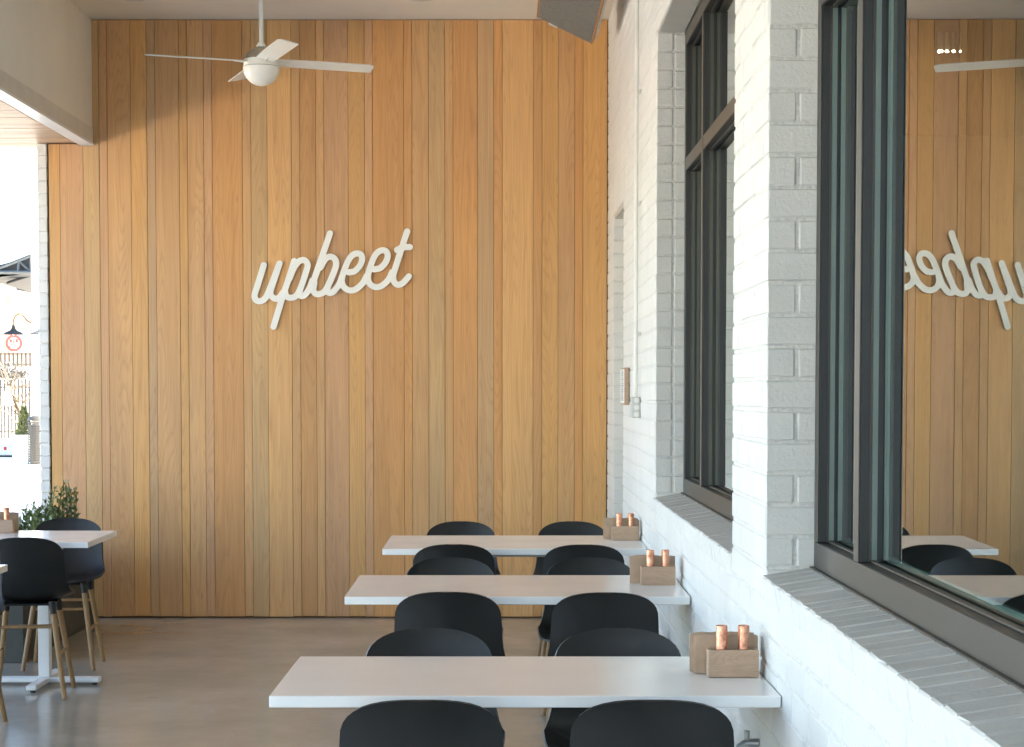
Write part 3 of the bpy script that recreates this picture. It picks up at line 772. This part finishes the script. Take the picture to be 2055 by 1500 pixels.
# ------------------------------------------------------------------ stools
def smooth_interp(xs, ys, x):
    return float(np.interp(x, xs, ys))
PROF = [(0.000, 0.987), (.010, .955), (.022, .90), (.034, .83), (.047, .76), (.064, .70), (.092, .648), (.135, .612), (.19, .592), (.26, .582), (.33, .580), (.40, .586), (.45, .596), (.485, .600), (.503, .592)]
pc = catmull([(a, b) for a, b in PROF], 8)
seg = np.r_[0, np.cumsum(np.hypot(*np.diff(pc, axis=0).T))]; LT = seg[-1]
def shell_mesh():
    bm = bmesh.new(); NU = 22
    ss = sorted(set([0.0004, .003, .008, .016, .027, .04, .056, .075, .1, .13] + list(np.linspace(.16, LT - .12, 16)) + [LT - .09, LT - .065, LT - .045, LT - .028, LT - .015, LT - .006, LT - .0006]))
    rows = []
    for s in ss:
        y = smooth_interp(seg, pc[:, 0], s); z = smooth_interp(seg, pc[:, 1], s)
        base = smooth_interp([0, .13, .25, .34, .42, .50, .62, LT], [.228, .230, .236, .248, .262, .270, .262, .235], s)
        w = base
        if s < .13: w *= (1 - (1 - s / .13) ** 2.6) ** (1 / 2.6)
        e = LT - s
        if e < .11: w *= (1 - (1 - e / .11) ** 2.6) ** (1 / 2.6)
        kb = smooth_interp([0, .28, .40, .5], [1, 1, .55, 0], s)          # back part: wraps forward
        ks = smooth_interp([.25, .38, .5, .66, LT], [0, .7, 1, .7, .35], s)   # seat part: sides rise
        row = []
        for i in range(NU + 1):
            u = -1 + 2 * i / NU; u = math.copysign(abs(u) ** .9, u); x = u * w; r = (x / .25) ** 2
            row.append(bm.verts.new((x, y + .060 * kb * r, z + .052 * ks * abs(x / .25) ** 2.6)))
        rows.append(row)
    for a, b in zip(rows, rows[1:]):
        for i in range(NU): bm.faces.new((a[i], a[i + 1], b[i + 1], b[i]))
    bmesh.ops.recalc_face_normals(bm, faces=bm.faces)
    bmesh.ops.solidify(bm, geom=list(bm.faces), thickness=0.011)
    return bm
def make_stool():
    t = thing('counter_stool', 'x', 'stool')
    obj('shell', shell_mesh(), M['black'], t, smooth=True, sharp=55)
    feet = {}
    for sx in (-1, 1):
        for sy in (0, 1):
            top = Vector((sx * .150, .135 if sy == 0 else .365, .585)); ft = Vector((sx * .232, .045 if sy == 0 else .475, .004))
            j = top.lerp(ft, .13)
            tube('leg_socket', [top, j], [.024, .019], M['black'], t, 12)
            tube('leg', [j, ft], [.0185, .0145], M['ash'], t, 12); feet[sx, sy] = (top, ft)
    def at(k, z):
        a, b = feet[k]; s = (a.z - z) / (a.z - b.z); return a.lerp(b, s)
    for ka, kb, z in (((-1, 0), (1, 0), .435), ((-1, 1), (1, 1), .405), ((-1, 0), (-1, 1), .265), ((1, 0), (1, 1), .265)):
        tube('rung', [at(ka, z), at(kb, z)], .0095, M['ash'], t, 10)
    add = bmesh.new(); add_box(add, (-.16, .12, .562), (.16, .38, .574), .004); obj('mount_plate', add, M['black'], t)
    return t
proto = make_stool(); used = [False]
def stool(x, y, face, label, rz=0.0):
    """x, y: foot of the backrest; face +1 looks away from the camera, -1 looks towards it"""
    o = proto if not used[0] else copy_tree(proto); used[0] = True
    o['label'] = label; o['group'] = 'black shell counter stools'
    o.location = (x, y, 0); o.rotation_euler = (0, 0, (0 if face > 0 else math.pi) + rz)
    return o
def sx(px, Y): return (px - VX) * Y / FPX
for px, Y, f, lab, rz in (
    (843, 5.17, 1, 'black shell stool nearest the camera, left of the pair before the nearest table', .02),
    (1314, 5.17, 1, 'black shell stool nearest the camera beside the brick wall, before the nearest table', -.02),
    (860, 6.74, -1, 'black shell stool behind the nearest table, left of the pair, top of its back showing', .03),
    (1240, 6.74, -1, 'black shell stool behind the nearest table, next to the napkin holder', -.02),
    (897, 7.97, 1, 'black shell stool before the middle table, left of the pair', -.02),
    (1217, 7.95, 1, 'black shell stool before the middle table, on its brick wall side', .01),
    (903, 9.62, -1, 'black shell stool behind the middle table, left of the pair', .02),
    (1185, 9.62, -1, 'black shell stool behind the middle table, on its brick wall side', -.03),
    (910, 10.46, 1, 'black shell stool before the farthest table, left of the pair', .02),
    (1173, 10.44, 1, 'black shell stool before the farthest table, on its brick wall side', 0),
    (925, 12.3, -1, 'black shell stool behind the farthest table by the cedar wall, left of the pair', 0),
    (1148, 12.3, -1, 'black shell stool behind the farthest table against the cedar wall, near the brick wall', .02)):
    stool(sx(px, Y), Y, f, lab, rz)
stool(sx(42, 10.95), 10.95, 1, 'black shell stool at the left before the table by the shrubs, seen from behind', .10)
stool(sx(137, 12.62), 12.62, -1, 'black shell stool at the left behind the table, before the leafy shrub', .06)
stool(sx(-72, 10.35), 10.32, -1, 'black shell stool of which only one wooden leg shows at the left edge', 0)

# ------------------------------------------------------------------ holders, shakers, napkins
def caddy(xc, yf, zt, where, seed, rot=0.0, nrot=0.0):
    rnd = random.Random(seed)
    h = thing('wooden_holder', 'small wooden block holder for copper shakers ' + where, 'holder', (xc, yf, zt), rot, 'wooden shaker holders')
    bw, bd, bh = .162, .060, .088
    box('front_board', (-bw / 2, 0, 0), (bw / 2, .011, bh), M['block'], h, bev=.0015)
    box('back_board', (-bw / 2, bd - .011, 0), (bw / 2, bd, bh), M['block'], h, bev=.0015)
    for s in (-1, 1):
        x0 = -bw / 2 if s < 0 else bw / 2 - .011
        box('end_board', (x0, .0112, 0), (x0 + .011, bd - .0112, bh - .001), M['block'], h, bev=.001)
    box('base_board', (-bw / 2 + .0112, .0112, .001), (bw / 2 - .0112, bd - .0112, .010), M['block'], h)
    for i, s in enumerate((-1, 1)):
        c = Vector((xc, yf, zt)) + Matrix.Rotation(rot, 3, 'Z') @ Vector((s * .0355, bd / 2, .0104))
        sh = thing('copper_shaker', ('left' if i == 0 else 'right') + ' copper tube shaker of the pair ' + where, 'shaker', tuple(c), 0, 'copper tube shakers')
        rr = .0185
        lathe('tube', [(0, 0), (rr, 0), (rr, .152), (rr - .0012, .1535), (rr - .003, .1535), (rr - .003, .146), (0, .146)], M['copper'], sh, 28, sharp=35)
        lathe('cap', [(0, .1462), (rr - .0033, .1462), (rr - .0036, .1495), (0, .1497)], M['steel'], sh, 20)
    nx, ny = xc - .018, yf + bd + .022
    st = thing('napkin_stack', 'stack of brown paper napkins behind the shakers ' + where, 'napkins', (nx, ny, zt), nrot, 'stacks of brown napkins')
    for i in range(9):
        w = .205 + rnd.uniform(-.006, .006); hh = .122 + rnd.uniform(-.004, .008); dx = rnd.uniform(-.006, .006)
        bm = bmesh.new(); cols = 8; fr = []; bkv = []
        amp = rnd.uniform(.001, .003); ph = rnd.uniform(0, 6)
        for r_ in range(2):
            for sgn, arr in ((0, fr), (1, bkv)):
                pass
        gridf = [[None] * (cols + 1) for _ in range(3)]; gridb = [[None] * (cols + 1) for _ in range(3)]
        for r_ in range(3):
            for c_ in range(cols + 1):
                x = -w / 2 + w * c_ / cols + dx; z = hh * r_ / 2 + (amp * 1.3 * math.sin(ph + c_ * .8) if r_ == 2 else 0)
                edge = .004 if (c_ in (0, cols) and r_ == 2) else 0
                yy = i * .0058 + amp * math.sin(c_ * .7 + ph) * (r_ / 2)
                gridf[r_][c_] = bm.verts.new((x, yy, z - edge)); gridb[r_][c_] = bm.verts.new((x, yy + .0045, z - edge))
        for r_ in range(2):
            for c_ in range(cols):
                bm.faces.new((gridf[r_][c_], gridf[r_][c_ + 1], gridf[r_ + 1][c_ + 1], gridf[r_ + 1][c_]))
                bm.faces.new((gridb[r_][c_ + 1], gridb[r_][c_], gridb[r_ + 1][c_], gridb[r_ + 1][c_ + 1]))
        for c_ in range(cols):
            bm.faces.new((gridf[2][c_], gridf[2][c_ + 1], gridb[2][c_ + 1], gridb[2][c_])); bm.faces.new((gridf[0][c_ + 1], gridf[0][c_], gridb[0][c_], gridb[0][c_ + 1]))
        for r_ in range(2):
            bm.faces.new((gridf[r_ + 1][0], gridf[r_][0], gridb[r_][0], gridb[r_ + 1][0])); bm.faces.new((gridf[r_][cols], gridf[r_ + 1][cols], gridb[r_ + 1][cols], gridb[r_][cols]))
        obj('napkin', bm, M['napkin'], st)
c3 = P(1472.5, 1360, Z=.938); c2 = P(1321, 1175, Z=.944); c1 = P(1255, 1085.6, Z=.944)
caddy(c3.x, c3.y, .9385 , 'on the nearest table', 1, 0.02, .03)
caddy(c2.x, c2.y, .9385 + .006, 'on the middle table', 2, 0, .0)
caddy(c1.x, c1.y, .9385 + .007, 'on the farthest table', 3, 0, .02)
c4 = P(0, 1071, Z=.942); caddy(c4.x, c4.y, .9385 + .004, 'at the left edge of the picture', 4, .03, .05)

# ------------------------------------------------------------------ planter with shrubs
pz = .62
pt = thing('long_planter', 'dark grey concrete planter box beside the left table', 'planter', (-3.8, 13.5, 0))
for nm, lo, hi in (('side_panel', (-4.5, 12.52, .0), (-3.28, 12.56, pz)), ('side_panel', (-4.5, 14.66, .0), (-3.28, 14.70, pz)),
                   ('side_panel', (-3.32, 12.561, .0), (-3.281, 14.659, pz)), ('side_panel', (-4.5, 12.561, 0), (-4.461, 14.659, pz)),
                   ('soil', (-4.46, 12.561, .1), (-3.321, 14.659, pz - .06))):
    child(box(nm, lo, hi, M['planter'] if nm != 'soil' else M['twig'], bev=.004), pt)
def leaf(bm, p, d, L, W, mi=0):
    d = d.normalized(); s = d.cross(Vector((random.uniform(-1, 1), random.uniform(-1, 1), random.uniform(-1, 1)))).normalized(); n = d.cross(s)
    vs = [bm.verts.new(p), bm.verts.new(p + d * L * .45 + s * W / 2 + n * W * .12), bm.verts.new(p + d * L), bm.verts.new(p + d * L * .45 - s * W / 2 + n * W * .12)]
    f = bm.faces.new(vs); f.material_index = mi
def shrub(x, y, z, h, spread, label, seed, n=26, lean=0.0):
    random.seed(seed)
    t = thing('leafy_shrub', label, 'shrub', (x, y, z), 0, 'leafy shrubs in the planter')
    st = bmesh.new(); lf = bmesh.new()
    for i in range(n):
        a = random.uniform(0, 6.28); r0 = random.uniform(0, .08); hh = h * random.uniform(.55, 1.0)
        out = random.uniform(.1, 1) * spread
        p0 = Vector((r0 * math.cos(a), r0 * math.sin(a), 0)); p3 = Vector((math.cos(a) * out + lean * hh, math.sin(a) * out, hh * (1 - .12 * out / spread)))
        pts = []
        for k in range(9):
            s = k / 8; p = p0.lerp(p3, s); p.x += math.cos(a) * spread * .25 * math.sin(s * 3.1) ; p.y += math.sin(a) * spread * .25 * math.sin(s * 3.1); pts.append(p)
        add_tube(st, pts, [.0035 * (1 - .6 * k / 8) for k in range(9)], 4, False)
        for k in range(2, 9):
            for _ in range(5):
                s = random.random(); p = pts[k - 1].lerp(pts[k], s)
                d = (pts[k] - pts[k - 1]).normalized() * random.uniform(.5, 1.2) + Vector((random.gauss(0, .6), random.gauss(0, .6), random.gauss(.15, .4)))
                leaf(lf, p, d, random.uniform(.030, .055), random.uniform(.013, .024), 1 if (k == 8 and random.random() < .35 and h > .5) else 0)
    obj('stem', st, M['twig'], t)
    o = obj('foliage', lf, M['leaf'], t); o.data.materials.append(M['leaf_tip']); o['kind'] = 'stuff'
z_ = pz - .065
def shx(px, Y): return (px - VX) * Y / FPX
shrub(shx(118, 14.1), 14.1, z_, .66, .13, 'tallest leafy shrub with yellow tips against the cedar wall', 21, 30, .05)
shrub(shx(85, 13.9), 13.9, z_, .50, .16, 'leafy green shrub left of the tallest one, before the white pier', 22, 30, -.05)
shrub(shx(58, 13.5), 13.5, z_, .42, .15, 'low leafy shrub behind the napkin holder at the left', 23, 26)
shrub(shx(100, 13.2), 13.2, z_, .40, .15, 'low leafy shrub just behind the left stool back', 24, 26)

# ------------------------------------------------------------------ outdoors, seen past the pier
YW = 47.5
wl = P(65.5, 785, Y=YW).x
wb = thing('white_building', 'tall white stucco building past the pavement beyond the pier', 'building', (wl + 4, YW + 2, -.03))
child(box('wall', (wl, YW, -.03), (wl + 8, YW + 8, 11), M['stucco']), wb)
child(box('cornice', (wl - .15, YW - .12, 11.001), (wl + 8.1, YW + 8.1, 11.3), M['trim']), wb)
child(box('plinth', (wl - .03, YW - .03, -.03), (wl + 8.0, YW - .001, .25), M['bench']), wb)
def goose(px, py, Y, label, pts, name='gooseneck_lamp'):
    p = P(px, py, Y=Y)
    t = thing(name, label, 'wall lamp', tuple(p), 0, 'gooseneck barn lamps')
    bm = bmesh.new(); add_lathe(bm, [(.035, .20), (.05, .12), (.09, .06), (.19, .02), (.27, -.035), (.285, -.05), (.27, -.045), (.18, .005), (.08, .04), (0, .045)], 20)
    obj('shade', bm, M['canopy'], t, smooth=True, sharp=50)
    lathe('bulb', [(0, -.09), (.03, -.07), (.035, -.03), (.02, .02), (0, .03)], M['steel'], t, 10)
    tube('neck', pts, .017, M['twig'], t, 8)
goose(27, 668, 49.0, 'black gooseneck lamp on the side of the white building', [(0, 0, .18), (0, 0, .32), (.05, 0, .44), (.15, 0, .50), (.26, 0, .45), (.36, 0, .32), (.44, 0, .27), (wl - P(27, 668, Y=49).x + .0, 0, .26)])
goose(82, 668, 47.0, 'black gooseneck lamp mostly hidden behind the white brick pier', [(0, 0, .18), (0, 0, .32), (0, .1, .44), (0, .3, .45), (0, .5, .40)])
# canopy
cn = thing('steel_canopy', 'dark steel canopy with a truss gable projecting from the white building', 'canopy', tuple(P(40, 560, Y=50)))
cn.location = (0, 0, 0)
def cbar(a, b, r, m): 
    tube('truss_bar', [a, b], r, m, cn, 6)
Yc = 49.6
A0, A1 = P(-60, 562, Y=Yc), P(65, 512, Y=Yc); B0, B1 = P(-60, 547, Y=Yc), P(65, 547, Y=Yc)
cbar(A0, A1, .05, M['canopy_light']); cbar(P(-60, 547, Y=Yc - .05), P(65, 547, Y=Yc - .05), .05, M['canopy_light'])
cbar(P(62, 516, Y=Yc), P(62, 545, Y=Yc), .035, M['canopy_light']); cbar(P(38, 524, Y=Yc), P(36, 545, Y=Yc), .035, M['canopy_light']); cbar(P(38, 524, Y=Yc), P(60, 545, Y=Yc), .03, M['canopy_light'])
bm = bmesh.new()
q = [P(-60, 562, Y=Yc + .2), P(65, 513, Y=Yc + .2), P(65, 549, Y=Yc + .2), P(-60, 549, Y=Yc + .2)]
q2 = [v + Vector((0, .06, 0)) for v in q]
def prism(bm, q, q2):
    a = [bm.verts.new(v) for v in q]; b = [bm.verts.new(v) for v in q2]; n = len(a)
    bm.faces.new(a); bm.faces.new(b[::-1])
    for i in range(n): bm.faces.new((a[i], b[i], b[(i + 1) % n], a[(i + 1) % n]))
prism(bm, q, q2); obj('gable_panel', bm, M['canopy'], cn)
bm = bmesh.new()
q = [P(-60, 549, Y=Yc), P(65, 549, Y=Yc), P(65, 588, Y=Yc + 4), P(-60, 552, Y=Yc + 4)]
q2 = [v + Vector((0, 0, .05)) for v in q]; prism(bm, q, q2); obj('roof_panel', bm, M['canopy'], cn)
cbar(P(15, 568, Y=Yc + 1.2), P(65, 552, Y=Yc + .6), .04, M['iron']); cbar(P(34, 578, Y=Yc + 3.9), P(65, 584, Y=Yc + 3.9), .07, M['canopy_light'])
# trash can
tp = P(78, 932, Z=-.03)
tc = thing('litter_bin', 'dark slatted litter bin standing beyond the white pier', 'litter bin', (tp.x + .0, tp.y, -.03))
lathe('liner', [(0, .02), (.22, .02), (.23, 1.0), (0, 1.0)], M['iron'], tc, 20)
bm = bmesh.new()
for i in range(17):
    z = .06 + i * .062; add_lathe(bm, [(.245, z), (.262, z), (.262, z + .036), (.245, z + .036), (.245, z)], 20)
obj('slat_rings', bm, M['iron'], tc)
bm = bmesh.new(); add_lathe(bm, [(.27, 1.12), (.28, 1.15), (.24, 1.22), (.10, 1.26), (0, 1.27)], 20); obj('hood', bm, M['iron'], tc, smooth=True)
for sx_ in (-1, 1): tube('post', [(sx_ * .262, 0, 0), (sx_ * .262, 0, 1.14)], .014, M['iron'], tc, 6)
# planter box with conical evergreen
pp = P(47, 930, Z=-.03)
pb = thing('white_planter', 'square white planter standing on the pavement outdoors', 'planter', (pp.x, pp.y, -.03))
bm = bmesh.new(); s_ = pp.y / FPX
hw0, hw1, hh_ = 17 * s_, 18 * s_, 50 * s_
def frustum(bm, z0, z1, w0, w1):
    a = [bm.verts.new((sx_ * w0, sy_ * w0, z0)) for sx_, sy_ in ((-1, -1), (1, -1), (1, 1), (-1, 1))]
    b = [bm.verts.new((sx_ * w1, sy_ * w1, z1)) for sx_, sy_ in ((-1, -1), (1, -1), (1, 1), (-1, 1))]
    bm.faces.new(a[::-1]); bm.faces.new(b)
    for i in range(4): bm.faces.new((a[i], a[(i + 1) % 4], b[(i + 1) % 4], b[i]))
frustum(bm, 0, .06, hw0 * 1.25, hw0 * 1.1); frustum(bm, .061, hh_, hw0, hw0); obj('box_body', bm, M['white'], pb)
bm = bmesh.new(); frustum(bm, hh_ + .001, hh_ + .09, hw1 * 1.04, hw1 * 1.1); obj('rim', bm, M['white'], pb)
ct = thing('conical_evergreen', 'small conical evergreen growing in the white planter', 'shrub', (pp.x + .03, pp.y, hh_ + .04))
random.seed(31); bm = bmesh.new()
for i in range(1500):
    z = random.random() ** 1.3 * .74; rr = .19 * (1 - z / .80) * random.uniform(.45, 1.12) + .012; a = random.uniform(0, 6.28)
    leaf(bm, Vector((rr * math.cos(a), rr * math.sin(a), z)), Vector((math.cos(a), math.sin(a), .9)), .07, .035)
o = obj('foliage', bm, M['leaf_far'], ct); o['kind'] = 'stuff'
tube('trunk', [(0, 0, -.05), (0, 0, .6)], [.02, .006], M['twig'], ct, 6)
# low bench
bp = P(28, 918, Z=-.03)
bn = thing('concrete_bench', 'low pale concrete bench left of the white planter outdoors', 'bench', (bp.x - 1.2, bp.y + .3, -.03))
box('seat_slab', (-1.2, -.25, .05), (1.2, .25, .36), M['bench'], bn, bev=.05, seg=3); box('plinth', (-1.1, -.18, 0), (1.1, .18, .049), M['iron'], bn)
box('red_badge', (1.2 - .30, -.262, .20), (1.2 - .22, -.2505, .30), M['red'], bn)
# fences, bare shrubs, far building
YFen = 70.0
random.seed(41)
def fence(name, label, Y, px0, px1, py_top, py_bot, step, r=.034):
    a = P(px0, py_bot, Y=Y); b = P(px1, py_top, Y=Y)
    t = thing(name, label, 'fence', (a.x, Y, a.z)); h = b.z - a.z; w = b.x - a.x; x = 0
    while x < w:
        box('picket', (x - r, -r, 0), (x + r, r, h + random.uniform(-.01, .01)), M['iron'], t); x += step
    box('rail', (0, .02, h * .12), (w, .05, h * .12 + .05), M['iron'], t); box('rail', (0, .02, h * .86), (w, .05, h * .86 + .05), M['iron'], t)
    return t
fence('iron_fence', 'tall black iron picket fence beyond the street, lower of the two', YFen, -40, 68, 762, 882, .135)
fence('iron_railing', 'short black railing on the raised terrace above the iron fence', YFen + 5, -40, 68, 708, 736, .17)
tb0, tb1 = P(-60, 745, Y=YFen + 4.6), P(70, 745, Y=YFen + 4.6)
tw = box('terrace_wall', (tb0.x, YFen + 4.5, -.03), (tb1.x + 3, YFen + 10, tb0.z + .15), M['stucco']); tag(tw, 'pale retaining wall of the raised terrace behind the iron fence', 'retaining wall')
def twigs(name, label, x0, x1, z0, z1, Y, n, seed, r=.012):
    random.seed(seed); t = thing(name, label, 'shrub', ((x0 + x1) / 2, Y, z0)); bm = bmesh.new()
    for i in range(n):
        x = random.uniform(x0, x1) - (x0 + x1) / 2; p = Vector((x, random.uniform(-.5, .5), random.uniform(0, .3) * (z1 - z0)))
        d = Vector((random.gauss(0, .8), random.gauss(0, .3), random.uniform(.3, 1))).normalized(); pts = [p]
        for k in range(4):
            d = (d + Vector((random.gauss(0, .35), random.gauss(0, .2), random.gauss(0, .3)))).normalized(); p = p + d * (z1 - z0) * .25; pts.append(p)
        add_tube(bm, pts, [r * (1 - .18 * k) for k in range(5)], 4, False)
    o = obj('twigs', bm, M['iron'], t); o['kind'] = 'stuff'
za, zb_ = P(0, 762, Y=YFen + 3).z, P(0, 732, Y=YFen + 3).z
twigs('bare_shrubs', 'tangle of bare brown shrubs along the terrace behind the fence', tb0.x, tb1.x, za, zb_ + .05, YFen + 3, 420, 51, .02)
bt = thing('bare_tree', 'thin bare tree leaning in front of the iron fence', 'tree', (P(30, 880, Y=66).x, 66, -.03))
random.seed(61); bm = bmesh.new()
b0 = Vector((.25, 0, 0))
def pw(px, py): return P(px, py, Y=66) - Vector(bt.location)
tube('trunk', [pw(50, 884), pw(46, 850), pw(38, 820), pw(24, 790), pw(20, 765)], [.09, .075, .06, .045, .03], M['twig'], bt, 8)
for i in range(26):
    s = random.random(); a = pw(48 - 26 * s, 870 - 100 * s); e = a + Vector((random.uniform(-.9, .9), random.uniform(-.3, .3), random.uniform(.2, 1.3))); mid = a.lerp(e, .5) + Vector((random.gauss(0, .12), 0, random.gauss(0, .12)))
    add_tube(bm, [a, mid, e], [.025, .017, .006], 4, False)
obj('branches', bm, M['twig'], bt)
ns = P(17, 800, Y=69.6)
bd_ = thing('white_notice', 'blank white notice board fixed on the iron fence', 'sign', tuple(ns))
box('board', (-.13, -.015, -.27), (.13, .015, .27), M['white'], bd_)
for zz in (-.2, .2): box('bracket', (-.03, .0155, zz - .02), (.03, .2, zz + .02), M['iron'], bd_)
fb = thing('distant_building', 'faded brick building far behind the terrace, washed out by sun', 'building', (P(20, 785, Y=95).x, 95, 0))
box('wall', (-9, 0, 0), (7, 8, 8.0), M['salmon'], fb)
random.seed(71)
for cx in np.arange(-8, 6.5, 1.35):
    for cz in (3.9, 6.0):
        w_ = box('window', (cx, -.03, cz), (cx + .7, -.002, cz + 1.1), M['steel'], fb); box('sill', (-.40, -.08, -.62), (.40, -.016, -.56), M['white'], w_)
rs = P(28, 689, Y=93.5)
ls = thing('round_red_sign', 'round red and white emblem sign on the distant brick building', 'sign', tuple(rs))
bm = bmesh.new(); add_lathe(bm, [(.29, -.03), (.43, -.03), (.43, .03), (.29, .03), (.29, -.03)], 28)
o = obj('ring', bm, M['red'], ls); o.rotation_euler = (R(90), 0, 0)
o = lathe('disc', [(0, -.02), (.299, -.02), (.299, .02), (0, .02)], M['white'], ls, 28); o.rotation_euler = (R(90), 0, 0)
bm = bmesh.new()
add_box(bm, (-.03, -.05, -.26), (.03, -.021, .26)); add_box(bm, (-.22, -.05, .02), (-.08, -.021, .20)); add_box(bm, (.08, -.05, .02), (.22, -.021, .20))
for sgn in (-1, 1): add_tube(bm, [(sgn * .08, -.035, .0), (sgn * .20, -.035, -.2)], .04, 4)
obj('emblem', bm, M['red'], ls)
tube('post', [(0, .06, .0), (0, 1.45, .0)], .03, M['iron'], ls, 6)
